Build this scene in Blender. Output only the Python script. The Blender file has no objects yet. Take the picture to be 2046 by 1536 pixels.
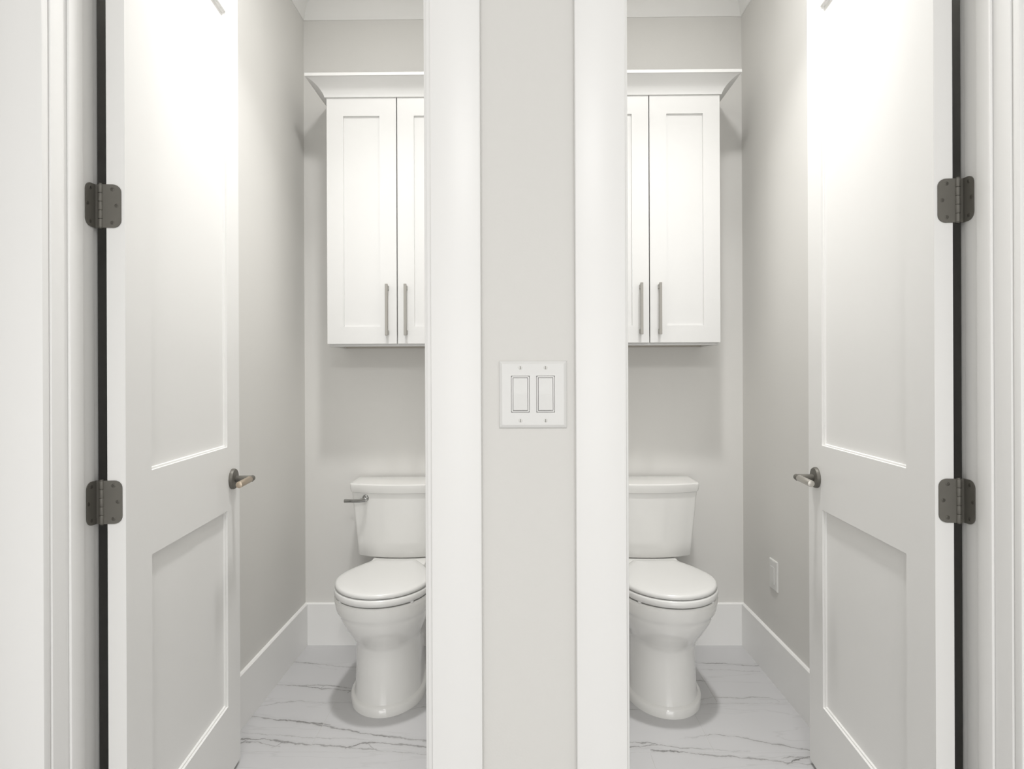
import bpy, bmesh, math, random
from mathutils import Vector, Matrix
R = math.radians
scn = bpy.context.scene
C = scn.collection
random.seed(4)

# ------------------------------------------------------------------ camera
F_PX, H = 1250.0, 1.19
YAW, ROLL = R(0.59), 0.0039
cam_d = bpy.data.cameras.new('camera')
cam = bpy.data.objects.new('camera', cam_d)
C.objects.link(cam)
cam_d.sensor_fit = 'HORIZONTAL'
cam_d.sensor_width = 36.0
cam_d.lens = 36.0 * F_PX / 2046.0
cam_d.shift_y = -18.0 / 2046.0
cam_d.clip_start = 0.02
fwd = Vector((-math.sin(YAW), math.cos(YAW), 0))
rt = Vector((math.cos(YAW), math.sin(YAW), 0))
up = Vector((0, 0, 1))
r2 = rt * math.cos(ROLL) - up * math.sin(ROLL)
u2 = up * math.cos(ROLL) + rt * math.sin(ROLL)
M = Matrix((r2, u2, -fwd)).transposed().to_4x4()
M.translation = Vector((0, 0, H))
cam.matrix_world = M
scn.camera = cam

# ------------------------------------------------------------------ world, lights, exposure
w = bpy.data.worlds.new('world')
scn.world = w
w.use_nodes = True
w.node_tree.nodes['Background'].inputs[0].default_value = (1, 1, 1, 1)
w.node_tree.nodes['Background'].inputs[1].default_value = 0.3
scn.view_settings.view_transform = 'Standard'
scn.view_settings.look = 'None'
scn.view_settings.gamma = 1
scn.view_settings.use_curve_mapping = False
scn.view_settings.exposure = 0.0
HALL_W, CAN_W, BEAM_W = 45.0, 7.0, 5.8
REAR_FILL_W = 66.0


def lamp(name, loc, size, power, color=(1, 0.99, 0.975), shape='DISK', rot=(0, 0, 0), spread=180):
    d = bpy.data.lights.new(name, 'AREA')
    d.shape = shape
    d.size = size
    d.energy = power
    d.color = color
    d.spread = R(spread)
    o = bpy.data.objects.new(name, d)
    o.location = loc
    o.rotation_euler = rot
    C.objects.link(o)
    return o


CEIL = 2.872
lamp('hall_ceiling_lamp', (0.05, -1.45, CEIL - 0.02), 0.9, HALL_W)
wl = lamp('hall_rear_fill', (0.0, -5.15, 0.95), 3.6, REAR_FILL_W, (1, 1, 1), 'RECTANGLE', (R(90), 0, 0))  # soft fill added at the hall's rear end, not an actual window
wl.data.size_y = 1.7
lamp('toilet_room_lamp', (-0.43, 1.76, CEIL - 0.02), 0.16, CAN_W)
lamp('toilet_room_downlight', (-0.43, 1.80, CEIL - 0.021), 0.12, BEAM_W, spread=95)
lamp('toilet_room_downlight.001', (0.555, 1.80, CEIL - 0.021), 0.12, BEAM_W, spread=95)
lamp('toilet_room_lamp.001', (0.555, 1.76, CEIL - 0.02), 0.16, CAN_W)


# ------------------------------------------------------------------ materials
def nt(m):
    return m.node_tree.nodes, m.node_tree.links


def paint(name, col, rough=0.5, bump=0.0, scale=300.0, var=0.0, metal=0.0, coat=0.0):
    m = bpy.data.materials.new(name)
    m.use_nodes = True
    N, L = nt(m)
    b = N['Principled BSDF']
    b.inputs['Base Color'].default_value = (*col, 1)
    b.inputs['Roughness'].default_value = rough
    b.inputs['Metallic'].default_value = metal
    if coat:
        b.inputs['Coat Weight'].default_value = coat
        b.inputs['Coat Roughness'].default_value = 0.05
    tc = N.new('ShaderNodeNewGeometry')
    if var:
        no = N.new('ShaderNodeTexNoise')
        no.inputs['Scale'].default_value = 3.0
        no.inputs['Detail'].default_value = 3.0
        L.new(tc.outputs['Position'], no.inputs['Vector'])
        mx = N.new('ShaderNodeMix')
        mx.data_type = 'RGBA'
        mx.inputs[6].default_value = (*[c * (1 - var) for c in col], 1)
        mx.inputs[7].default_value = (*[min(1, c * (1 + var)) for c in col], 1)
        L.new(no.outputs['Fac'], mx.inputs[0])
        L.new(mx.outputs[2], b.inputs['Base Color'])
    if bump:
        n2 = N.new('ShaderNodeTexNoise')
        n2.inputs['Scale'].default_value = scale
        n2.inputs['Detail'].default_value = 2.0
        L.new(tc.outputs['Position'], n2.inputs['Vector'])
        bp = N.new('ShaderNodeBump')
        bp.inputs['Strength'].default_value = bump
        bp.inputs['Distance'].default_value = 0.0006
        L.new(n2.outputs['Fac'], bp.inputs['Height'])
        L.new(bp.outputs['Normal'], b.inputs['Normal'])
    return m


WALL = paint('wall_paint', (0.755, 0.745, 0.718), 0.75, 0.25, 260, 0.012)
CEILM = paint('ceiling_paint', (0.9, 0.897, 0.88), 0.85, 0.1, 200, 0.01)
TRIM = paint('trim_enamel', (0.915, 0.911, 0.897), 0.38, 0.05, 60, 0.006)
DOORM = paint('door_enamel', (0.875, 0.871, 0.855), 0.42, 0.08, 120, 0.006)
CABM = paint('cabinet_lacquer', (0.775, 0.773, 0.761), 0.36, 0.0, 60, 0.005)
CABIN = paint('cabinet_underside', (0.55, 0.52, 0.47), 0.7, 0.0, 60, 0.05)  # darker, warmer tone than the cabinet lacquer
PORC = paint('porcelain', (0.85, 0.845, 0.82), 0.09, 0.0, 60, 0.004, coat=0.5)
SEATM = paint('seat_plastic', (0.745, 0.742, 0.725), 0.2, 0.0, 60, 0.004)
PLATE = paint('switch_plastic', (0.765, 0.762, 0.745), 0.3, 0.0, 60, 0.004)
BRONZE = paint('dark_bronze', (0.15, 0.143, 0.125), 0.5, 0.1, 900, 0.06, metal=0.35)
BRONZE_S = paint('dark_bronze_screw', (0.115, 0.109, 0.095), 0.45, 0.0, 900, 0.1, metal=0.6)
GRIP_DIM = paint('satin_metal_dim', (0.50, 0.42, 0.33), 0.38, 0.1, 900, 0.05, metal=0.8)  # same satin metal as the right grip, dim reflections put into the tint
NICKEL = paint('satin_nickel', (0.56, 0.54, 0.5), 0.36, 0.1, 900, 0.03, metal=0.85)
PULL = paint('brushed_pull_metal', (0.36, 0.347, 0.32), 0.4, 0.1, 900, 0.03, metal=0.7)
CHROME = paint('chrome', (0.42, 0.42, 0.41), 0.16, 0.0, 900, 0.02, metal=1.0)
SCREWW = paint('white_screw', (0.74, 0.735, 0.71), 0.35, 0.0, 100, 0.02)
GROUT = paint("grout", (0.60, 0.595, 0.58), 0.9, 0.2, 400, 0.05)


def unp_floor(x, y):
    d = fwd + r2 * ((x - 1023.0) / F_PX) - u2 * ((y - 750.0) / F_PX)
    t = -H / d.z
    return d.x * t, d.y * t


# veins of the marble print: each a line across the floor given by a few photographed points,
# turned into room coordinates (x east, y depth) and drawn with a curve node
VEINS = [
    ([(560, 1320), (592, 1322), (640, 1326), (705, 1333), (800, 1330)], [0, .9, .6, .5, .3], 1.0),
    ([(530, 1366), (557, 1368), (612, 1371), (640, 1375), (672, 1377), (705, 1381), (760, 1384)], [0, .4, .9, 1, .6, .8, .2], 1.2),
    ([(610, 1369), (650, 1369), (690, 1373), (704, 1377)], [.3, .9, .9, .4], 1.0),
    ([(495, 1416), (525, 1410), (590, 1401), (640, 1404), (700, 1402)], [.1, .4, .45, .3, .2], .8),
    ([(470, 1430), (505, 1432), (560, 1438), (600, 1441), (650, 1450), (690, 1458), (760, 1470), (800, 1474), (862, 1482)], [0, .5, .9, 1, .7, .8, .9, .6, .9], 1.5),
    ([(482, 1475), (499, 1475), (559, 1481), (630, 1488), (695, 1493), (755, 1498), (862, 1508)], [1, 1, .8, .7, .7, .5, .4], 1.3),
    ([(690, 1494), (706, 1489), (728, 1484), (796, 1488), (862, 1493)], [.8, 1, .9, .7, .8], 1.5),
    ([(475, 1484), (500, 1482), (530, 1486), (560, 1491)], [.9, .9, .6, .5], 1.2),
    ([(541, 1493), (550, 1490), (564, 1482)], [.3, .8, .7], 1.0),
    ([(694, 1383), (699, 1381), (705, 1375)], [.5, 1, .9], 1.2),
    ([(639, 1376), (643, 1373), (650, 1369)], [.4, .9, .6], 1.0),
    ([(575, 1437), (590, 1440), (604, 1442)], [.3, 1, .3], 2.2),
    ([(612, 1445), (640, 1445), (660, 1449)], [.2, .9, .3], 1.5),
    ([(484, 1483), (490, 1479), (500, 1475)], [.4, 1, .8], 1.3),
    ([(735, 1485), (742, 1492), (750, 1499)], [.3, .6, .4], .9),
    ([(482, 1462), (540, 1467), (640, 1474), (690, 1476), (760, 1478)], [.3, .4, .4, .3, .1], .8),
    ([(720, 1455), (790, 1430), (838, 1412), (862, 1412)], [.0, .15, .5, .3], .8),
    ([(1380, 1320), (1400, 1324), (1430, 1325), (1510, 1330), (1530, 1331)], [.3, .5, 1, .8, .3], .9),
    ([(1386, 1337), (1440, 1338), (1520, 1342)], [.3, .4, .4], .7),
    ([(1388, 1359), (1402, 1360), (1412, 1362)], [.8, .8, 0], 1.0),
    ([(1385, 1407), (1425, 1394), (1480, 1394), (1520, 1393), (1558, 1402)], [.3, .5, .6, .5, .5], .9),
    ([(1395, 1407), (1450, 1405), (1500, 1405), (1560, 1405)], [.5, .5, .4, .2], .7),
    ([(1350, 1478), (1395, 1470), (1430, 1467), (1470, 1471), (1520, 1482), (1570, 1490), (1625, 1500)], [0, .3, .8, .6, .7, .7, .9], 1.2),
    ([(1245, 1481), (1310, 1486), (1350, 1492), (1420, 1497), (1500, 1502)], [.7, .8, .7, .4, .2], 1.1),
    ([(1245, 1493), (1275, 1491), (1300, 1489), (1314, 1488)], [.8, 1, .8, .3], 1.2),
    ([(1300, 1500), (1345, 1500), (1400, 1507), (1480, 1513), (1560, 1521), (1625, 1526)], [.6, 1, .7, .7, .6, .5], 1.3),
    ([(1570, 1524), (1585, 1520), (1603, 1515), (1625, 1512)], [.6, 1, 1, .6], 1.6),
    ([(1560, 1514), (1590, 1512), (1625, 1512)], [.3, .8, .6], 1.0),
    ([(1250, 1415), (1262, 1417), (1280, 1419)], [.6, .5, .2], .9),
]


def marble():
    m = bpy.data.materials.new('marble_tile')
    m.use_nodes = True
    N, L = nt(m)
    b = N['Principled BSDF']
    b.inputs['Roughness'].default_value = 0.3
    geo = N.new('ShaderNodeNewGeometry')
    sep = N.new('ShaderNodeSeparateXYZ')
    L.new(geo.outputs['Position'], sep.inputs[0])

    def math_(op, a, bb=None, c=None, clamp=False):
        n = N.new('ShaderNodeMath')
        n.operation = op
        n.use_clamp = clamp
        for i, v in enumerate((a, bb, c)):
            if v is None:
                continue
            if isinstance(v, (int, float)):
                n.inputs[i].default_value = v
            else:
                L.new(v, n.inputs[i])
        return n.outputs[0]

    def noise(scale, detail=3.0, sx=1.0, sy=1.0):
        mp = N.new('ShaderNodeMapping')
        mp.inputs['Scale'].default_value = (sx, sy, 1)
        L.new(geo.outputs['Position'], mp.inputs['Vector'])
        n = N.new('ShaderNodeTexNoise')
        n.inputs['Scale'].default_value = scale
        n.inputs['Detail'].default_value = detail
        L.new(mp.outputs[0], n.inputs['Vector'])
        return n.outputs['Fac']
    wob1 = math_('MULTIPLY', math_('SUBTRACT', noise(9.0, 4.0), 0.5), 0.016)
    wob2 = math_('MULTIPLY', math_('SUBTRACT', noise(30.0, 5.0), 0.5), 0.026)
    wob3 = math_('MULTIPLY', math_('SUBTRACT', noise(110.0, 2.0), 0.5), 0.007)
    yy = math_('ADD', sep.outputs['Y'], math_('ADD', wob1, math_('ADD', wob2, wob3)))
    wmod = math_('ADD', math_('MULTIPLY', noise(20.0, 3.0), 2.6), -0.65)
    total = None
    for pts, inten, wid in VEINS:
        P = [unp_floor(*p) for p in pts]
        x0, x1 = P[0][0], P[-1][0]
        ys = [p[1] for p in P]
        y0, y1 = min(ys) - 0.02, max(ys) + 0.02
        mr = math_('DIVIDE', math_('SUBTRACT', sep.outputs['X'], x0), x1 - x0)
        fc = N.new('ShaderNodeFloatCurve')
        ic = N.new('ShaderNodeFloatCurve')
        for node, vals in ((fc, [(p[1] - y0) / (y1 - y0) for p in P]), (ic, inten)):
            cm = node.mapping
            cm.use_clip = True
            cv = cm.curves[0]
            us = [(p[0] - x0) / (x1 - x0) for p in P]
            cv.points[0].location = (0.0, vals[0])
            cv.points[-1].location = (1.0, vals[-1])
            for u_, v_ in list(zip(us, vals))[1:-1]:
                cv.points.new(u_, v_)
            cm.update()
            L.new(mr, node.inputs['Value'])
        yc = math_('ADD', math_('MULTIPLY', fc.outputs[0], y1 - y0), y0)
        d = math_('ABSOLUTE', math_('SUBTRACT', yy, yc))
        wv = math_('MULTIPLY', wmod, 0.0058 * wid)
        v = math_('SUBTRACT', 1.0, math_('DIVIDE', d, math_('MAXIMUM', wv, 0.0008)), clamp=True)
        inside = math_('MULTIPLY', math_('GREATER_THAN', mr, 0.0), math_('LESS_THAN', mr, 1.0))
        v = math_('MULTIPLY', math_('MULTIPLY', v, ic.outputs[0]), inside)
        # soft halo of the vein
        hl = math_('SUBTRACT', 1.0, math_('DIVIDE', d, 0.016 * wid), clamp=True)
        hl = math_('MULTIPLY', math_('MULTIPLY', hl, ic.outputs[0]), inside)
        v = math_('MAXIMUM', v, math_('MULTIPLY', hl, 0.11))
        total = v if total is None else math_('MAXIMUM', total, v)
    # faint secondary veining everywhere on the print
    fv = math_('ABSOLUTE', math_('SUBTRACT', noise(3.0, 6.0, 0.35, 2.2), 0.5))
    fv = math_('SUBTRACT', 1.0, math_('DIVIDE', fv, 0.010), clamp=True)
    fv = math_('MULTIPLY', fv, math_('MULTIPLY', noise(2.2, 2.0), 0.22))
    total = math_('MAXIMUM', total, fv)
    cloud = noise(2.6, 4.0, 0.6, 1.6)
    mx = N.new('ShaderNodeMix')
    mx.data_type = 'RGBA'
    mx.inputs[6].default_value = (0.545, 0.543, 0.551, 1)
    mx.inputs[7].default_value = (0.61, 0.607, 0.611, 1)
    L.new(cloud, mx.inputs[0])
    mv = N.new('ShaderNodeMix')
    mv.data_type = 'RGBA'
    mv.inputs[7].default_value = (0.13, 0.125, 0.118, 1)
    L.new(math_('MULTIPLY', total, 0.95), mv.inputs[0])
    L.new(mx.outputs[2], mv.inputs[6])
    L.new(mv.outputs[2], b.inputs['Base Color'])
    return m


MARBLE = marble()


# ------------------------------------------------------------------ mesh helpers (all in room coordinates)
def rbox(bm, x0, x1, y0, y1, z0, z1, bev=0.0, seg=2, only=None, T=None):
    r = bmesh.ops.create_cube(bm, size=1.0)
    vs = r['verts']
    for v in vs:
        v.co = Vector(((x0 + x1) / 2 + v.co.x * (x1 - x0), (y0 + y1) / 2 + v.co.y * (y1 - y0), (z0 + z1) / 2 + v.co.z * (z1 - z0)))
    es = set(e for v in vs for e in v.link_edges)
    out = list(vs)
    if bev:
        if only:
            es = [e for e in es if only(e)]
        rr = bmesh.ops.bevel(bm, geom=list(es), offset=bev, segments=seg, profile=0.5, affect='EDGES')
        out = list(set(rr['verts']) | set(v for v in vs if v.is_valid))
    if T:
        done = set()
        for v in out:
            if v.is_valid and v not in done:
                v.co = T(v.co)
                done.add(v)
    return out


def cyl(bm, p0, p1, ra, rb=None, n=20, cap=True, round_end=0.0):
    """cylinder / cone between two points, optionally with eased ends"""
    rb = ra if rb is None else rb
    p0, p1 = Vector(p0), Vector(p1)
    ax = (p1 - p0)
    ln = ax.length
    ax.normalize()
    a = ax.orthogonal().normalized()
    b = ax.cross(a)
    prof = [(0, ra), (ln, rb)]
    if round_end:
        e = round_end
        prof = [(0, ra - e), (e * 0.3, ra - e * 0.3), (e, ra), (ln - e, rb), (ln - e * 0.3, rb - e * 0.3), (ln, rb - e)]
    return lathe(bm, p0, ax, a, b, prof, n, cap)


def lathe(bm, p0, ax, a, b, prof, n=24, cap=True):
    rings = []
    for t, r_ in prof:
        rings.append([bm.verts.new(p0 + ax * t + (a * math.cos(2 * math.pi * k / n) + b * math.sin(2 * math.pi * k / n)) * r_) for k in range(n)])
    for i in range(len(rings) - 1):
        for k in range(n):
            bm.faces.new((rings[i][k], rings[i][(k + 1) % n], rings[i + 1][(k + 1) % n], rings[i + 1][k]))
    if cap:
        bm.faces.new(list(reversed(rings[0])))
        bm.faces.new(rings[-1])
    return rings


def loft(bm, secs, cap0=True, cap1=True):
    rings = [[bm.verts.new(Vector(p)) for p in s] for s in secs]
    n = len(rings[0])
    for i in range(len(rings) - 1):
        for k in range(n):
            bm.faces.new((rings[i][k], rings[i][(k + 1) % n], rings[i + 1][(k + 1) % n], rings[i + 1][k]))
    if cap0:
        bm.faces.new(list(reversed(rings[0])))
    if cap1:
        bm.faces.new(rings[-1])
    return rings


def extrude_profile(bm, prof, path, closed=False):
    """sweep a closed 2-D profile given as functions: path = list of callables (u, v) -> point"""
    secs = [[p(u, v) for u, v in prof] for p in path]
    loft(bm, secs)


def obj(name, bm, mat, parent=None, smooth=True, angle=32):
    bmesh.ops.recalc_face_normals(bm, faces=bm.faces[:])
    me = bpy.data.meshes.new(name)
    off = Vector((0, 0, 0))
    p = parent
    while p is not None:
        off += p.location
        p = p.parent
    for v in bm.verts:
        v.co -= off
    if smooth:
        ca = R(angle)
        for e in bm.edges:
            if len(e.link_faces) == 2:
                e.smooth = e.calc_face_angle(0.0) < ca
        for f in bm.faces:
            f.smooth = True
    bm.to_mesh(me)
    bm.free()
    me.materials.append(mat)
    o = bpy.data.objects.new(name, me)
    C.objects.link(o)
    if parent is not None:
        o.parent = parent
    return o


def empty(name, loc, parent=None):
    o = bpy.data.objects.new(name, None)
    o.location = loc
    o.empty_display_size = 0.05
    C.objects.link(o)
    if parent is not None:
        o.parent = parent
        q = parent
        off = Vector((0, 0, 0))
        while q is not None:
            off += q.location
            q = q.parent
        o.location = Vector(loc) - off
    return o


def tag(o, label=None, cat=None, group=None, kind=None):
    if label:
        o['label'] = label
    if cat:
        o['category'] = cat
    if group:
        o['group'] = group
    if kind:
        o['kind'] = kind
    return o


def struct(name, bm, mat, label=None, cat=None, parent=None, smooth=True):
    o = obj(name, bm, mat, parent, smooth)
    return tag(o, label, cat, None, 'structure')


def dup(root, loc, label=None):
    r_ = root.copy()
    C.objects.link(r_)
    r_.location = loc
    if label:
        r_['label'] = label

    def rec(src, dst):
        for ch in list(src.children):
            c = ch.copy()
            C.objects.link(c)
            c.parent = dst
            rec(ch, c)
    rec(root, r_)
    return r_


B = bmesh.new

# ------------------------------------------------------------------ plan of the place (metres)
YF0, YF1 = 1.152, 1.269           # front wall faces
YB = 2.772                        # rear wall of both toilet rooms
XL, XR = -0.950, 0.990            # outer side walls
PX0, PX1 = -0.040, 0.076          # partition
LH, LS = -0.866, -0.168           # left doorway: hinge jamb face, strike jamb face
RH, RS = 0.900, 0.1985            # right doorway
ZHEAD = 2.43                      # underside of head jamb
JT = 0.018                        # jamb thickness
HX0, HX1, HY0 = -2.3, 2.3, -5.2   # hall

# ---- floor, with tiles as pieces
bm = B()
rbox(bm, HX0, HX1, HY0, YB + 0.12, -0.1, -0.0007)
floor = struct('floor', bm, GROUT, 'pale grey marble tiled floor', 'floor', smooth=False)
ROWS = [1.367, 1.672, 1.977, 2.282, 2.587]
edges_y = [1.062] + ROWS + [YB]
TL = 0.61
tile_cache = {}


def tile_mesh(wd, dp):
    key = (round(wd, 3), round(dp, 3))
    if key not in tile_cache:
        b_ = B()
        e = 0.0004
        z = 0.0
        v0 = [(-wd / 2, -dp / 2), (wd / 2, -dp / 2), (wd / 2, dp / 2), (-wd / 2, dp / 2)]
        v1 = [(-wd / 2 + e, -dp / 2 + e), (wd / 2 - e, -dp / 2 + e), (wd / 2 - e, dp / 2 - e), (-wd / 2 + e, dp / 2 - e)]
        loft(b_, [[(x, y, -0.0007) for x, y in v0], [(x, y, -e) for x, y in v0], [(x, y, z) for x, y in v1]])
        bmesh.ops.recalc_face_normals(b_, faces=b_.faces[:])
        me = bpy.data.meshes.new('tile')
        b_.to_mesh(me)
        b_.free()
        me.materials.append(MARBLE)
        tile_cache[key] = me
    return tile_cache[key]


J = 0.0007
for (rx0, rx1, phases) in ((XL, PX0, (-0.367, -0.672, -0.367, -0.672, -0.367, -0.672)), (PX1, XR, (0.41, 0.717, 0.41, 0.613, 0.717, 0.41))):
    for i in range(len(edges_y) - 1):
        ya, yb = edges_y[i], edges_y[i + 1]
        x = phases[i] - TL * 6
        while x < rx1:
            a, b_ = max(x, rx0), min(x + TL, rx1)
            if b_ - a > 0.02:
                o = bpy.data.objects.new('tile', tile_mesh(b_ - a - 2 * J, yb - ya - 2 * J))
                o.location = ((a + b_) / 2, (ya + yb) / 2, 0)
                o.parent = floor
                C.objects.link(o)
            x += TL
# hall floor, same print, out of the frame
bm = B()
rbox(bm, HX0, HX1, HY0, 1.061, -0.0007, 0.0)
o = obj('tile', bm, MARBLE, floor, smooth=False)

# ---- ceiling
bm = B()
rbox(bm, HX0, HX1, HY0, YB + 0.12, CEIL, CEIL + 0.1)
struct('ceiling', bm, CEILM, 'white ceiling over both toilet rooms', 'ceiling', smooth=False)

# ---- walls
bm = B()
rbox(bm, HX0, LH - JT, YF0, YF1, 0, CEIL)
rbox(bm, LS + JT, RS - JT, YF0, YF1, 0, CEIL)
rbox(bm, RH + JT, HX1, YF0, YF1, 0, CEIL)
rbox(bm, LH - JT, LS + JT, YF0, YF1, ZHEAD + JT, CEIL)
rbox(bm, RS - JT, RH + JT, YF0, YF1, ZHEAD + JT, CEIL)
struct('wall_front', bm, WALL, 'pale grey painted wall pier carrying the switches between the two doorways', 'wall', smooth=False)
bm = B()
rbox(bm, XL - 0.1, XR + 0.1, YB, YB + 0.12, 0, CEIL)
struct('wall_back', bm, WALL, 'grey painted rear wall behind the toilets', 'wall', smooth=False)
bm = B()
rbox(bm, XL - 0.1, XL, YF1, YB, 0, CEIL)
struct('wall_left', bm, WALL, 'grey painted side wall behind the left door', 'wall', smooth=False)
bm = B()
rbox(bm, XR, XR + 0.1, YF1, YB, 0, CEIL)
struct('wall_right', bm, WALL, 'grey painted side wall with the low wall plate', 'wall', smooth=False)
bm = B()
rbox(bm, PX0, PX1, YF1, YB, 0, CEIL)
struct('wall_middle', bm, WALL, 'partition wall between the two toilet rooms', 'wall', smooth=False)
for nm, a in (('wall_hall_left', (HX0 - 0.1, HX0, HY0, YF0)), ('wall_hall_right', (HX1, HX1 + 0.1, HY0, YF0)), ('wall_hall_rear', (HX0, HX1, HY0 - 0.1, HY0))):
    bm = B()
    rbox(bm, a[0], a[1], a[2], a[3], 0, CEIL)
    struct(nm, bm, WALL, smooth=False)


# ---- door frames: jambs, stops, casings
def door_frame(name, label, xh, xs):
    """xh hinge-jamb face, xs strike-jamb face"""
    s = 1 if xs > xh else -1                # towards the opening from the hinge side
    root = empty(name, ((xh + xs) / 2, YF0, 0))
    tag(root, label, 'door frame', None, 'structure')

    def jb(nm, xa, xb, y0, y1, z0, z1, bev=0.0012, mat=TRIM):
        b_ = B()
        rbox(b_, min(xa, xb), max(xa, xb), y0, y1, z0, z1, bev)
        return obj(nm, b_, mat, root)
    jb('hinge_jamb', xh - s * JT, xh, YF0, YF1, 0, ZHEAD + JT)
    jb('strike_jamb', xs, xs + s * JT, YF0, YF1, 0, ZHEAD + JT)
    jb('head_jamb', xh, xs, YF0, YF1, ZHEAD, ZHEAD + JT)
    jb('door_stop', xh, xh + s * 0.0065, 1.192, 1.2300, 0, ZHEAD, 0.0028)
    jb('door_stop', xs - s * 0.011, xs, 1.194, 1.2275, 0, ZHEAD, 0.002)
    jb('door_stop', xh + s * 0.011, xs - s * 0.011, 1.194, 1.2275, ZHEAD - 0.011, ZHEAD, 0.002)
    rv, cw, ct = 0.003, 0.092, 0.018
    top = ZHEAD + rv

    def casing(nm, xa, xb, y0, y1, z0, z1):
        b_ = B()
        rbox(b_, min(xa, xb), max(xa, xb), y0, y1, z0, z1, 0.0035, 2)
        return obj(nm, b_, TRIM, root)
    hx, sx = xh - s * rv, xs + s * rv
    if s > 0:
        sx = xs + 0.0085
    casing('casing', hx - s * cw, hx, YF0 - ct, YF0, 0, top)
    casing('casing', sx, sx + s * cw, YF0 - ct, YF0, 0, top)
    casing('casing', hx - s * cw, sx + s * cw, YF0 - ct, YF0, top, top + cw)
    # room side
    cwr = min(cw, abs(xh - (XL if s > 0 else XR)) - rv - 0.001)
    casing('casing', hx - s * cwr, hx, YF1, YF1 + ct, 0, top)
    casing('casing', sx, sx + s * 0.085, YF1, YF1 + ct, 0, top)
    casing('casing', hx - s * cwr, sx + s * 0.085, YF1, YF1 + ct, top, top + cw)
    # strike plate
    b_ = B()
    rbox(b_, min(xs, xs - s * 0.0015), max(xs, xs - s * 0.0015), 1.236, 1.264, 0.85, 0.915, 0.0004)
    obj('strike_plate', b_, BRONZE, root)
    return root


door_frame('trim_1', 'white frame and flat casing of the left doorway', LH, LS)
door_frame('trim_2', 'white frame and flat casing of the right doorway', RH, RS)

# ---- baseboards
BBH, BBT = 0.185, 0.012


def board(name, label, pts):
    """board along pts (outer wall line), list of (x,y) ; inward normal given per run"""
    b_ = B()
    for (xa, xb, ya, yb, nx, ny) in pts:
        e = 0.004
        prof = [(0, 0), (BBT, 0), (BBT, BBH - e), (BBT - e, BBH), (0, BBH)]

        def P(x, y):
            return lambda u, v: Vector((x + nx * u, y + ny * u, v))
        extrude_profile(b_, prof, [P(xa, ya), P(xb, yb)])
    struct(name, b_, TRIM, label, 'baseboard', smooth=True)


board('baseboard_left', 'tall white baseboard along the left side wall', [(XL, XL, YF1 + 0.018, YB - BBT, 1, 0)])
board('baseboard_back_left', 'tall white baseboard behind the left toilet', [(XL, PX0, YB, YB, 0, -1)])
board('baseboard_middle_left', None, [(PX0, PX0, YF1 + 0.018, YB - BBT, -1, 0)])
board('baseboard_middle_right', None, [(PX1, PX1, YF1 + 0.018, YB - BBT, 1, 0)])
board('baseboard_back_right', 'tall white baseboard behind the right toilet', [(PX1, XR, YB, YB, 0, -1)])
board('baseboard_right', 'tall white baseboard below the low wall plate', [(XR, XR, YF1 + 0.018, YB - BBT, -1, 0)])
board('baseboard_front', None, [(LS + 0.1 + 0.002, RS - 0.1, YF0, YF0, 0, -1)])

# ---- crown moulding at the ceiling of each room (cove profile, mitred)
CB = 2.770


def crown_ring(name, label, x0, x1, y0, y1):
    d, h = 0.082, CEIL - CB
    prof = [(0, 0), (0.004, 0), (0.007, 0.007)]
    for k in range(9):
        t = k / 8 * math.pi / 2
        prof.append((0.010 + (d - 0.018) * (1 - math.cos(t)), 0.012 + (h - 0.022) * math.sin(t)))
    prof += [(d, h - 0.008), (d, h), (0, h)]
    b_ = B()
    corners = [(x0, y0, 1, 1), (x1, y0, -1, 1), (x1, y1, -1, -1), (x0, y1, 1, -1)]
    secs = [[Vector((cx + sx * u, cy + sy * u, CB + v)) for u, v in prof] for cx, cy, sx, sy in corners]
    rings = [[b_.verts.new(p) for p in s] for s in secs]
    n = len(prof)
    for i in range(4):
        A, D = rings[i], rings[(i + 1) % 4]
        for k in range(n):
            b_.faces.new((A[k], A[(k + 1) % n], D[(k + 1) % n], D[k]))
    struct(name, b_, CEILM, label, 'crown moulding')


crown_ring('trim_3', 'white crown moulding at the ceiling of the left toilet room', XL, PX0, YF1, YB)
crown_ring('trim_4', 'white crown moulding at the ceiling of the right toilet room', PX1, XR, YF1, YB)


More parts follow.
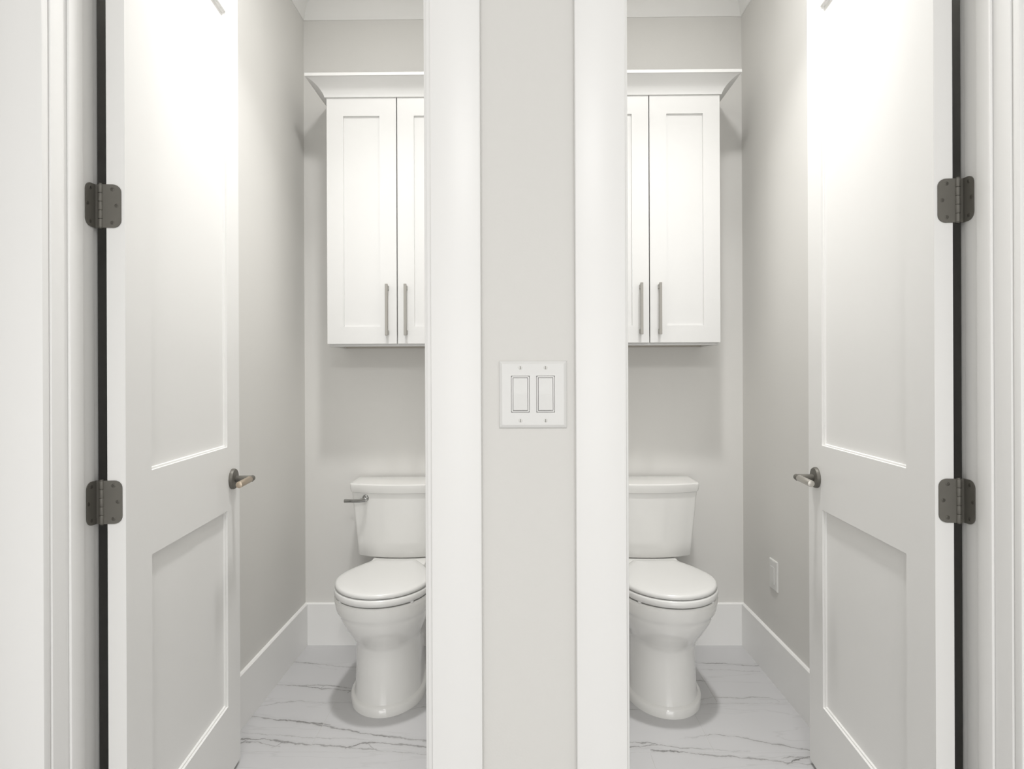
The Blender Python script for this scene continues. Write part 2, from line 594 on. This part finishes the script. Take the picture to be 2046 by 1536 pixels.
# ------------------------------------------------------------------ doors
def make_door(name, label, corner, ang, m, jamb_x, pin, grip_mat, grip_label):
    """corner: hinge-side corner of the visible face; m=+1 left door, -1 right door"""
    sa, ca = math.sin(ang), math.cos(ang)
    dvec = Vector((-m * sa, ca, 0))        # along the door width
    nvec = Vector((m * ca, sa, 0))         # out of the visible face
    c0 = Vector((corner[0], corner[1], 0))

    def D(v):
        """door coordinates (out of face, along width, height) to the room"""
        return c0 + nvec * v[0] + dvec * v[1] + Vector((0, 0, v[2]))
    root = empty(name, (corner[0], corner[1], 0.014))
    tag(root, label, 'door', None, 'structure')
    W, T = 0.651, 0.036
    z0, z1 = 0.014, ZHEAD - 0.006
    s0, s1 = 0.107, 0.553
    zr = [z0, 0.222, 0.796, 0.983, 2.259, z1]

    def slab(nm, a0, a1, b0, b1, bevs=None):
        b_ = B()
        rbox(b_, -T, 0, a0, a1, b0, b1, T=D)
        return obj(nm, b_, DOORM, root, smooth=False)
    slab('stile', 0, s0, z0, z1)
    slab('stile', s1, W, z0, z1)
    slab('rail', s0, s1, zr[0], zr[1])
    slab('rail', s0, s1, zr[2], zr[3])
    slab('rail', s0, s1, zr[4], zr[5])
    for (b0, b1) in ((zr[1], zr[2]), (zr[3], zr[4])):
        b_ = B()
        steps = [(0.0, -0.0008), (0.0003, -0.0055), (0.0042, -0.0058), (0.0052, -0.0108)]
        secs = []
        for ins, dep in steps:
            secs.append([D((dep, s0 + ins, b0 + ins)), D((dep, s1 - ins, b0 + ins)), D((dep, s1 - ins, b1 - ins)), D((dep, s0 + ins, b1 - ins))])
        back = []
        for ins, dep in reversed(steps):
            back.append([D((-T - dep, s0 + ins, b0 + ins)), D((-T - dep, s1 - ins, b0 + ins)), D((-T - dep, s1 - ins, b1 - ins)), D((-T - dep, s0 + ins, b1 - ins))])
        loft(b_, secs, cap0=False, cap1=True)
        loft(b_, back, cap0=True, cap1=False)
        obj('panel', b_, DOORM, root, smooth=False)
    # latch face plate on the free edge
    b_ = B()
    rbox(b_, -T / 2 - 0.0125, -T / 2 + 0.0125, W - 0.0002, W + 0.0012, 0.855, 0.912, 0.0004, 1, T=D)
    obj('latch_plate', b_, BRONZE, root)

    # ---- hinges
    def leaf_shape(bm_, P, ln, ht, rad=0.0155, th=0.0022):
        pts = [(0, -ht / 2)]
        for k in range(7):
            t = -math.pi / 2 + k / 6 * math.pi / 2
            pts.append((ln - rad + rad * math.cos(t), -ht / 2 + rad + rad * math.sin(t)))
        for k in range(7):
            t = k / 6 * math.pi / 2
            pts.append((ln - rad + rad * math.cos(t), ht / 2 - rad + rad * math.sin(t)))
        pts.append((0, ht / 2))
        loft(bm_, [[P(u, v, 0) for u, v in pts], [P(u, v, th) for u, v in pts]])
    HH = 0.0885
    px, py = pin
    for hz in (1.5395, 0.934, 0.22, 2.21):
        hg = empty('hinge', (px, py, hz), root)
        hg['label'] = 'dark bronze butt hinge with rounded leaves'
        # jamb leaf: lies on the jamb face (x = jamb_x), reaches from the pin towards the camera
        def PJ(u, v, t, hz=hz):
            return Vector((jamb_x + m * (0.0002 + t), py + 0.002 - u, hz + v))
        b_ = B()
        leaf_shape(b_, PJ, 0.0300, HH)
        rbox(b_, min(jamb_x, px), max(jamb_x, px), py - 0.0002, py + 0.002, hz - HH / 2, hz + HH / 2)
        obj('leaf', b_, BRONZE, hg)
        # door leaf: on the edge of the door, reaching back to the pin
        pl = Vector((px, py, 0)) - c0
        ux = pl.dot(nvec)
        uy = pl.dot(dvec)

        def PD(u, v, t, hz=hz):
            return D((ux + u * 1.0, -0.0002 - t + (uy + 0.0006) * max(0, 1 - u / 0.010), hz + v)) if False else D((ux + u, -0.0002 - t, hz + v))
        b_ = B()
        leaf_shape(b_, PD, abs(ux) - 0.0065, HH)
        obj('leaf', b_, BRONZE, hg)
        # five knuckles
        n5 = HH / 5
        for k in range(5):
            b_ = B()
            cyl(b_, (px, py, hz - HH / 2 + k * n5 + 0.0004), (px, py, hz - HH / 2 + (k + 1) * n5 - 0.0004), 0.0055, n=18, round_end=0.0007)
            obj('knuckle', b_, BRONZE, hg)
        b_ = B()
        cyl(b_, (px, py, hz - HH / 2 - 0.002), (px, py, hz + HH / 2 + 0.0025), 0.0042, n=16, round_end=0.001)
        obj('pin', b_, BRONZE_S, hg)

        def screw(P, u, v):
            b2 = B()
            c_ = P(u, v, 0.0022)
            nrm = (P(u, v, 0.0032) - c_).normalized()
            a_ = Vector((0, 0, 1))
            bb = nrm.cross(a_)
            lathe(b2, c_ - nrm * 0.0003, nrm, a_, bb, [(0, 0.0042), (0.0006, 0.0040), (0.0009, 0.0032)], 16)
            obj('screw', b2, BRONZE_S, hg)
            b3 = B()
            for q in (a_, bb):
                o_ = nrm.cross(q)
                co = c_ + nrm * 0.0009
                vs = [co + q * i * 0.0026 + o_ * j * 0.0006 + nrm * k * 0.0003 for i in (-1, 1) for j in (-1, 1) for k in (-1, 1)]
                bmesh.ops.convex_hull(b3, input=[b3.verts.new(p) for p in vs])
            obj('screw_slot', b3, BRONZE_S, hg)
        L2 = abs(ux) - 0.0065
        for (u, v) in ((L2 - 0.0165, 0.034), (L2 - 0.008, 0.001), (L2 - 0.0165, -0.034)):
            screw(PD, u, v)
        for (u, v) in ((0.0175, 0.034), (0.0255, 0.001), (0.0175, -0.034)):
            screw(PJ, u, v)

    # ---- lever handle on the visible face
    hz, hs = 0.884, 0.591
    hd = empty('lever_handle', D((0, hs, hz)), root)
    hd['label'] = 'lever handle with dark rose and metal grip'
    b_ = B()
    lathe(b_, D((0, hs, hz)), nvec, dvec, Vector((0, 0, 1)), [(0, 0.0305), (0.006, 0.0305), (0.0095, 0.0285), (0.0105, 0.025)], 36)
    obj('rose', b_, BRONZE, hd)
    b_ = B()
    cyl(b_, D((0.0105, hs, hz)), D((0.060, hs, hz)), 0.0095, n=22, round_end=0.001)
    obj('neck', b_, BRONZE, hd)
    b_ = B()
    cyl(b_, D((0.056, hs + 0.010, hz + 0.0005)), D((0.056, hs - 0.016, hz + 0.0005)), 0.0088, n=22, round_end=0.002)
    obj('collar', b_, BRONZE, hd)
    b_ = B()
    cyl(b_, D((0.056, hs - 0.015, hz + 0.0005)), D((0.056, hs - 0.106, hz - 0.001)), 0.0093, n=26, round_end=0.0012)
    g = obj('grip', b_, grip_mat, hd)
    g['label'] = grip_label
    return root


make_door('door_1', 'open white two-panel door on the left with a satin metal lever', (-0.8061, 1.275), R(5.0), 1, LH, (-0.8525, 1.2705), GRIP_DIM, 'satin metal grip, dim reflections in its colour')
make_door('door_2', 'open white two-panel door on the right with a satin nickel lever', (0.8422, 1.275), R(4.0), -1, RH, (0.8865, 1.2705), NICKEL, 'satin nickel grip')


# ------------------------------------------------------------------ over-toilet cabinets
def make_cabinet():
    cx = -0.490
    hw, yf, yb = 0.285, 2.530, YB - 0.0005
    zb, zt = 1.311, 2.335
    root = empty('wall_cabinet', (cx, yb, zb))
    dz0, dz1 = 1.320, 2.318
    bt = 0.019
    yc = yf + bt + 0.0015
    # carcass: sides, top, recessed bottom, face rail
    b_ = B()
    t = 0.016
    rbox(b_, cx - hw, cx - hw + t, yc, yb, zb, zt, 0.0008, 1)
    rbox(b_, cx + hw - t, cx + hw, yc, yb, zb, zt, 0.0008, 1)
    rbox(b_, cx - hw + t, cx + hw - t, yc, yb, zt - t, zt)
    rbox(b_, cx - hw + t, cx + hw - t, yc, yc + t, zb, zb + 0.038)
    rbox(b_, cx - hw + t, cx + hw - t, yb - 0.008, yb, zb + 0.038, zt - t)
    obj('carcass', b_, CABM, root, smooth=False)
    b_ = B()
    rbox(b_, cx - hw + t, cx + hw - t, yc + t, yb, zb + 0.014, zb + 0.030)
    o_ = obj('bottom_panel', b_, CABIN, root, smooth=False)
    o_['label'] = 'recessed underside in a darker tone'
    b_ = B()
    rbox(b_, cx - hw + t, cx + hw - t, yb - 0.020, yb - 0.0005, zb + 0.0015, zb + 0.014)
    obj('hanging_rail', b_, CABIN, root, smooth=False)
    for side in (-1, 1):
        xa = cx + (-hw if side < 0 else 0.0018)
        xb = cx + (-0.0018 if side < 0 else hw)
        b_ = B()
        st, tr, br, rec = 0.068, 0.074, 0.070, 0.008
        # ring of the shaker frame with a recessed flat panel, closed solid
        e = 0.0012
        o0 = [(xa, dz0), (xb, dz0), (xb, dz1), (xa, dz1)]
        o1 = [(xa + e, dz0 + e), (xb - e, dz0 + e), (xb - e, dz1 - e), (xa + e, dz1 - e)]
        i0 = [(xa + st, dz0 + br), (xb - st, dz0 + br), (xb - st, dz1 - tr), (xa + st, dz1 - tr)]
        i1 = [(xa + st + 0.0006, dz0 + br + 0.0006), (xb - st - 0.0006, dz0 + br + 0.0006), (xb - st - 0.0006, dz1 - tr - 0.0006), (xa + st + 0.0006, dz1 - tr - 0.0006)]
        loft(b_, [[(x, yf + bt, z) for x, z in o0], [(x, yf + e, z) for x, z in o0], [(x, yf, z) for x, z in o1], [(x, yf, z) for x, z in i0], [(x, yf + rec, z) for x, z in i1]])
        d_ = obj('door', b_, CABM, root, smooth=False)
        # bar pull
        hx = cx + side * 0.0375
        b_ = B()
        rbox(b_, hx - 0.0052, hx + 0.0052, yf - 0.036, yf - 0.026, 1.3525, 1.5585, 0.0008, 1)
        for z in (1.3655, 1.5455):
            rbox(b_, hx - 0.0045, hx + 0.0045, yf - 0.027, yf - 0.0001, z - 0.0085, z + 0.0085, 0.0008, 1)
        o_ = obj('bar_pull', b_, PULL, d_)
        o_['label'] = 'slim brushed metal bar pull'
    # crown moulding: cove, mitred round the two free corners
    p, zc0, zc1 = 0.066, 2.318, 2.389
    prof = [(0.0, 0.0), (0.006, 0.0), (0.0065, 0.004)]
    for k in range(1, 11):
        tt = k / 10 * math.pi / 2
        q = k / 10
        prof.append((0.0065 + (p - 0.0085) * (0.45 * q + 0.55 * (1 - math.cos(tt))), 0.004 + (zc1 - zc0 - 0.0155) * (0.45 * q + 0.55 * math.sin(tt))))
    prof += [(p, zc1 - zc0 - 0.0115), (p, zc1 - zc0), (-0.012, zc1 - zc0), (-0.012, 0.0)]
    yo = yf - 0.0005
    xl_, xr_ = cx - hw - 0.0003, cx + hw + 0.0003
    b_ = B()
    secs = [[Vector((xl_ - u, yb, zc0 + v)) for u, v in prof],
            [Vector((xl_ - u, yo - u, zc0 + v)) for u, v in prof],
            [Vector((xr_ + u, yo - u, zc0 + v)) for u, v in prof],
            [Vector((xr_ + u, yb, zc0 + v)) for u, v in prof]]
    loft(b_, secs)
    obj('crown', b_, CABM, root, angle=25)
    tag(root, 'white two-door wall cabinet with crown, above the left toilet', 'cabinet', 'cabinets above the toilets')
    return root


cab = make_cabinet()
DX = 1.0205
dup(cab, (cab.location.x + DX, cab.location.y, cab.location.z), 'white two-door wall cabinet with crown, above the right toilet')


# ------------------------------------------------------------------ toilets
def outline(cx, w_, yf, yc, yb, wb, z, n=30, pw=1.6, pf=2.0, rb=0.02):
    """egg shape: ellipse towards the front, taper towards a straight rear edge"""
    half = []
    for k in range(n + 1):                       # front tip round to the widest point
        t = k / n * math.pi / 2
        c_, s_ = math.cos(t), math.sin(t)
        half.append((w_ * (s_ ** (2 / pf)), yc - (yc - yf) * (c_ ** (2 / pf))))
    for k in range(1, n + 1):
        t = k / n
        half.append((w_ - (w_ - wb) * t ** pw, yc + (yb - rb - yc) * t))
    for k in range(1, 6):
        t = k / 5 * math.pi / 2
        half.append((wb - rb + rb * math.cos(t), yb - rb + rb * math.sin(t)))
    right = [(cx + a, b_, z) for a, b_ in half]
    left = [(cx - a, b_, z) for a, b_ in reversed(half[1:])]
    return right + left


def make_toilet():
    cx = -0.4915
    root = empty('toilet', (cx, 2.45, 0))
    # bowl and pedestal: one ceramic body
    b_ = B()
    #        z      w      yf     yc    yb     wb    pw
    S = [(0.000, 0.137, 2.171, 2.36, 2.690, 0.100, 2.0),
         (0.026, 0.137, 2.172, 2.36, 2.690, 0.100, 2.0),
         (0.031, 0.1340, 2.176, 2.36, 2.690, 0.099, 2.0),
         (0.036, 0.1255, 2.185, 2.36, 2.690, 0.095, 2.0),
         (0.056, 0.1215, 2.190, 2.36, 2.688, 0.093, 2.0),
         (0.110, 0.1185, 2.194, 2.36, 2.685, 0.092, 1.8),
         (0.170, 0.1175, 2.196, 2.36, 2.685, 0.092, 1.8),
         (0.215, 0.1185, 2.192, 2.355, 2.685, 0.092, 1.8),
         (0.232, 0.1215, 2.183, 2.35, 2.686, 0.093, 1.8),
         (0.252, 0.1285, 2.166, 2.34, 2.688, 0.094, 1.8),
         (0.275, 0.1375, 2.144, 2.325, 2.692, 0.096, 1.8),
         (0.300, 0.1465, 2.122, 2.31, 2.698, 0.100, 1.8),
         (0.325, 0.1555, 2.104, 2.295, 2.704, 0.105, 1.8),
         (0.345, 0.1605, 2.094, 2.285, 2.710, 0.110, 1.8),
         (0.356, 0.1625, 2.090, 2.28, 2.714, 0.113, 1.8),
         (0.362, 0.1665, 2.084, 2.275, 2.716, 0.115, 1.8),
         (0.374, 0.1695, 2.078, 2.275, 2.718, 0.116, 1.8),
         (0.400, 0.1725, 2.071, 2.27, 2.72, 0.117, 1.8),
         (0.410, 0.1725, 2.070, 2.27, 2.72, 0.117, 1.8),
         (0.415, 0.1690, 2.075, 2.27, 2.718, 0.114, 1.8)]
    loft(b_, [outline(cx, w_, yf, yc, yb, wb, z, pw=pw) for z, w_, yf, yc, yb, wb, pw in S])
    obj('bowl', b_, PORC, root, angle=42)
    # seat ring
    b_ = B()

    def seat_out(ins, z):
        return outline(cx, 0.1725 - ins, 2.066 + ins, 2.268, 2.470 - ins, 0.096 - ins, z, pw=1.7, rb=0.012)

    def seat_in(ins, z):
        return outline(cx, 0.118 + ins, 2.125 - ins, 2.27, 2.415 + ins, 0.065 + ins, z, pw=1.7, rb=0.012)
    secs = [seat_in(0, 0.4215), seat_out(0.004, 0.4205), seat_out(0.0008, 0.4235), seat_out(0, 0.428), seat_out(0.0006, 0.439), seat_out(0.004, 0.4435), seat_in(-0.002, 0.442)]
    rings = [[b_.verts.new(Vector(p)) for p in s] for s in secs]
    n = len(rings[0])
    for i in range(len(rings)):
        A, D_ = rings[i], rings[(i + 1) % len(rings)]
        for k in range(n):
            b_.faces.new((A[k], A[(k + 1) % n], D_[(k + 1) % n], D_[k]))
    so = obj('seat', b_, SEATM, root, angle=60)
    # bumpers under the seat
    for bx, by in ((0.128, 2.14), (-0.128, 2.14), (0.14, 2.36), (-0.14, 2.36)):
        b_ = B()
        cyl(b_, (cx + bx * 0.96, by, 0.4145), (cx + bx * 0.96, by, 0.4215), 0.007, n=12)
        obj('bumper', b_, SEATM, so)
    # lid, gently domed
    b_ = B()

    def lid_o(ins, z):
        return outline(cx, 0.1695 - ins, 2.071 + ins, 2.268, 2.483 - ins, 0.0895 - ins * 0.8, z, pw=1.65, rb=0.010)
    secs = [lid_o(0.010, 0.4475), lid_o(0.002, 0.4475), lid_o(0.0, 0.4500), lid_o(0.0004, 0.4555), lid_o(0.003, 0.4600), lid_o(0.008, 0.4625), lid_o(0.025, 0.4645), lid_o(0.055, 0.4658), lid_o(0.085, 0.4662)]
    loft(b_, secs)
    obj('lid', b_, SEATM, root, angle=50)
    for s in (-1, 1):
        b_ = B()
        cyl(b_, (cx + s * 0.050, 2.478, 0.4175), (cx + s * 0.050, 2.478, 0.452), 0.011, n=16, round_end=0.002)
        cyl(b_, (cx + s * 0.078, 2.484, 0.441), (cx + s * 0.030, 2.484, 0.441), 0.0085, n=16, round_end=0.002)
        obj('seat_hinge', b_, SEATM, root)

    # tank: bowed front, sides tapering down
    def tank_o(hw, yfc, yside, ybk, z, r_=0.012, n_=16):
        pts = []
        # bowed front from right to left
        for k in range(n_ + 1):
            u = 1 - 2 * k / n_
            pts.append((cx + u * (hw - r_), yfc + (yside - yfc) * abs(u) ** 2.3, z))
        for k in range(1, 5):
            t = k / 4 * math.pi / 2
            pts.append((cx - (hw - r_) - r_ * math.sin(t), yside + r_ * (1 - math.cos(t)), z))
        for k in range(0, 4):
            t = k / 3 * math.pi / 2
            pts.append((cx - hw + r_ * 0.8 * (1 - math.cos(t)), ybk - r_ * 0.8 + r_ * 0.8 * math.sin(t), z))
        for k in range(0, 4):
            t = k / 3 * math.pi / 2
            pts.append((cx + hw - r_ * 0.8 + r_ * 0.8 * math.sin(t), ybk - r_ * 0.8 * (1 - math.cos(t)), z))
        for k in range(0, 4):
            t = k / 4 * math.pi / 2
            pts.append((cx + (hw - r_) + r_ * math.cos(t), yside + r_ * (1 - math.sin(t)), z))
        return pts
    b_ = B()
    tz0, tz1 = 0.437, 0.7075
    secs = []
    for f_, ins in ((0.0, 0.012), (0.012, 0.004), (0.035, 0.0), (0.25, 0), (0.5, 0), (0.75, 0), (1.0, 0)):
        z = tz0 + (tz1 - tz0) * f_
        hw = 0.180 + 0.0225 * f_ - ins
        secs.append(tank_o(hw, 2.572 - 0.016 * f_ + ins, 2.607 - 0.016 * f_ + ins, 2.748, z))
    loft(b_, secs)
    obj('tank', b_, PORC, root, angle=50)
    b_ = B()
    secs = [tank_o(0.203, 2.552, 2.589, 2.752, 0.7080), tank_o(0.206, 2.549, 2.586, 2.754, 0.7100), tank_o(0.2085, 2.546, 2.583, 2.756, 0.722),
            tank_o(0.2095, 2.544, 2.581, 2.757, 0.738), tank_o(0.2095, 2.544, 2.581, 2.757, 0.7425), tank_o(0.2075, 2.547, 2.583, 2.756, 0.7455), tank_o(0.201, 2.554, 2.590, 2.750, 0.7465)]
    loft(b_, secs)
    obj('tank_lid', b_, PORC, root, angle=40)
    # raised rear deck of the bowl that carries the tank
    b_ = B()
    rbox(b_, cx - 0.114, cx + 0.114, 2.503, 2.718, 0.4125, 0.4365, 0.007)
    obj('rear_deck', b_, PORC, root)
    # flush lever, front left of the tank
    lv = empty('flush_lever', (cx - 0.140, 2.575, 0.687), root)
    lv['label'] = 'chrome flush lever'
    b_ = B()
    lathe(b_, Vector((cx - 0.140, 2.584, 0.687)), Vector((0, -1, 0)), Vector((1, 0, 0)), Vector((0, 0, 1)), [(0, 0.0145), (0.010, 0.0145), (0.014, 0.0125), (0.016, 0.010)], 24)
    obj('escutcheon', b_, CHROME, lv)
    b_ = B()
    cyl(b_, (cx - 0.140, 2.571, 0.687), (cx - 0.140, 2.548, 0.685), 0.0085, 0.0095, n=18, round_end=0.0015)
    obj('pivot', b_, CHROME, lv)
    b_ = B()
    secs = []
    for u, hh, th, zz in ((0.004, 0.0080, 0.0060, 0.6840), (-0.010, 0.0085, 0.0060, 0.6825), (-0.020, 0.0076, 0.0055, 0.6805), (-0.045, 0.0074, 0.005, 0.680), (-0.080, 0.0076, 0.005, 0.6800), (-0.083, 0.0067, 0.0042, 0.6800)):
        x = cx - 0.140 + u
        secs.append([Vector((x, 2.549 + th * math.cos(a) * -1, zz + hh * math.sin(a))) for a in [i / 14 * 2 * math.pi for i in range(14)]])
    loft(b_, secs)
    obj('arm', b_, CHROME, lv)
    # floor bolt caps
    for s in (-1, 1):
        b_ = B()
        lathe(b_, Vector((cx + s * 0.119, 2.50, 0.020)), Vector((0, 0, 1)), Vector((1, 0, 0)), Vector((0, 1, 0)), [(0, 0.013), (0.010, 0.0125), (0.015, 0.009), (0.0165, 0.004)], 18)
        obj('bolt_cap', b_, PORC, root)
    tag(root, 'white two-piece toilet with closed lid and chrome lever showing, in left room', 'toilet', 'toilets')
    return root


toi = make_toilet()
dup(toi, (toi.location.x + DX + 0.004, toi.location.y - 0.006, 0), 'white two-piece toilet with closed lid, its left edge hidden, in right room')


# ------------------------------------------------------------------ double light switch on the pier
def make_switch():
    x0, x1, z0, z1 = -0.0355, 0.0885, 1.094, 1.2165
    cx, cz = (x0 + x1) / 2, (z0 + z1) / 2
    yw = YF0 - 0.0001
    root = empty('light_switch', (cx, yw, cz))
    th = 0.0062
    gx = 0.0231
    ow, oh = 0.0338, 0.0672
    # plate with two openings: grid of quads plus bevelled rim
    b_ = B()
    hw, hh = (x1 - x0) / 2, (z1 - z0) / 2
    e = 0.0055
    xs = [-hw + e, -gx - ow / 2, -gx + ow / 2, gx - ow / 2, gx + ow / 2, hw - e]
    zs = [-hh + e, -oh / 2 + 0.0005, oh / 2 + 0.0005, hh - e]
    yt = yw - th

    def V(x, y, z):
        return b_.verts.new((cx + x, y, cz + z))
    grid = [[V(x, yt, z) for z in zs] for x in xs]
    for i in range(5):
        for j in range(3):
            if j == 1 and i in (1, 3):
                continue
            b_.faces.new((grid[i][j], grid[i][j + 1], grid[i + 1][j + 1], grid[i + 1][j]))
    for i in (1, 3):                                  # walls of the openings
        q = [grid[i][1], grid[i][2], grid[i + 1][2], grid[i + 1][1]]
        d_ = [b_.verts.new((v.co.x, yw - 0.001, v.co.z)) for v in q]
        for k in range(4):
            b_.faces.new((q[k], q[(k + 1) % 4], d_[(k + 1) % 4], d_[k]))
    rim_top = [grid[i][0] for i in range(6)] + [grid[5][j] for j in range(1, 4)] + [grid[i][3] for i in range(4, -1, -1)] + [grid[0][j] for j in (2, 1)]

    def push(v, ex, y):
        x, z = v.co.x - cx, v.co.z - cz
        nx = x + (ex if x > hw - e - 1e-6 else (-ex if x < -hw + e + 1e-6 else 0))
        nz = z + (ex if z > hh - e - 1e-6 else (-ex if z < -hh + e + 1e-6 else 0))
        return V(nx, y, nz)
    r1 = [push(v, e * 0.85, yt + 0.0022) for v in rim_top]
    r2_ = [push(v, e, yt + 0.0034) for v in rim_top]
    r3 = [push(v, e, yw) for v in rim_top]
    n = len(rim_top)
    for A, D_ in ((rim_top, r1), (r1, r2_), (r2_, r3)):
        for k in range(n):
            b_.faces.new((A[k], A[(k + 1) % n], D_[(k + 1) % n], D_[k]))
    obj('plate', b_, PLATE, root, angle=25)
    for s in (-1, 1):
        gxx = cx + s * gx
        # rocker frame
        b_ = B()
        zc = cz + 0.0005
        a0, a1 = ow / 2 - 0.0007, oh / 2 - 0.0007
        c0, c1 = ow / 2 - 0.0033, oh / 2 - 0.0033

        def ring(hx, hz, y, r_=0.0022):
            pts = []
            for (sx, sz, t0) in ((1, 1, 0), (-1, 1, 90), (-1, -1, 180), (1, -1, 270)):
                for k in range(4):
                    t = R(t0 + k * 30)
                    pts.append(Vector((gxx + sx * (hx - r_) + r_ * math.cos(t), y, zc + sz * (hz - r_) + r_ * math.sin(t))))
            return pts
        secs = [ring(a0, a1, yt + 0.004), ring(a0, a1, yt - 0.0002), ring(a0 - 0.0004, a1 - 0.0004, yt - 0.0006), ring(c0 + 0.0003, c1 + 0.0003, yt - 0.0006, 0.001), ring(c0, c1, yt + 0.004, 0.001)]
        rings = [[b_.verts.new(p) for p in q] for q in secs]
        m_ = len(rings[0])
        for i in range(len(rings)):
            A, D_ = rings[i], rings[(i + 1) % len(rings)]
            for k in range(m_):
                b_.faces.new((A[k], A[(k + 1) % m_], D_[(k + 1) % m_], D_[k]))
        fr = obj('rocker_frame', b_, PLATE, root, angle=25)
        # paddle, lower half proud
        b_ = B()
        px_, pz = c0 - 0.0006, c1 - 0.0006
        prof = [(-pz, yt + 0.003), (-pz, yt - 0.0030), (-pz + 0.0008, yt - 0.0038), (0.0, yt - 0.0012), (pz - 0.0006, yt - 0.0008), (pz, yt - 0.0004), (pz, yt + 0.003)]
        loft(b_, [[Vector((gxx - px_, y, zc + z)) for z, y in prof], [Vector((gxx + px_, y, zc + z)) for z, y in prof]])
        obj('rocker', b_, PLATE, root, smooth=False)
        for z in (0.0489, -0.0479):
            b_ = B()
            lathe(b_, Vector((gxx, yt + 0.0002, cz + z)), Vector((0, -1, 0)), Vector((1, 0, 0)), Vector((0, 0, 1)), [(0, 0.0036), (0.0008, 0.0034), (0.0012, 0.0026)], 18)
            sc = obj('screw', b_, SCREWW, root)
            b_ = B()
            rbox(b_, gxx - 0.0005, gxx + 0.0005, yt - 0.00115, yt - 0.0008, cz + z - 0.0029, cz + z + 0.0029)
            obj('screw_slot', b_, BRONZE_S, sc)
    tag(root, 'white double rocker light switch on the grey pier between the doorways', 'light switch')
    return root


make_switch()


# ------------------------------------------------------------------ low plate on the right wall
def make_outlet():
    xw = XR - 0.0001
    cy, cz = 2.437, 0.413
    root = empty('wall_plate', (xw, cy, cz))
    hw, hh, th, e = 0.0365, 0.0575, 0.006, 0.004

    def T(y, z, x):
        return Vector((xw - x, cy + y, cz + z))

    def rect(a, b__, x):
        return [T(-a, -b__, x), T(a, -b__, x), T(a, b__, x), T(-a, b__, x)]
    b_ = B()
    loft(b_, [rect(hw, hh, 0), rect(hw, hh, 0.003), rect(hw - e * 0.2, hh - e * 0.2, 0.0045), rect(hw - e, hh - e, th),
              rect(0.0172, 0.0338, th), rect(0.0172, 0.0338, th - 0.0015)], cap0=True, cap1=True)
    obj('plate', b_, PLATE, root, angle=20)
    b_ = B()
    loft(b_, [rect(0.0160, 0.0326, th - 0.0015), rect(0.0160, 0.0326, th + 0.0022), rect(0.0152, 0.0318, th + 0.003)])
    obj('insert', b_, PLATE, root, angle=20)
    for z in (0.0484, -0.0484):
        b_ = B()
        lathe(b_, T(0, z, th - 0.0003), Vector((-1, 0, 0)), Vector((0, 1, 0)), Vector((0, 0, 1)), [(0, 0.0034), (0.0008, 0.0032), (0.0011, 0.0024)], 16)
        obj('screw', b_, SCREWW, root)
    tag(root, 'small white wall plate low on the grey side wall beside the right door', 'wall plate')


make_outlet()
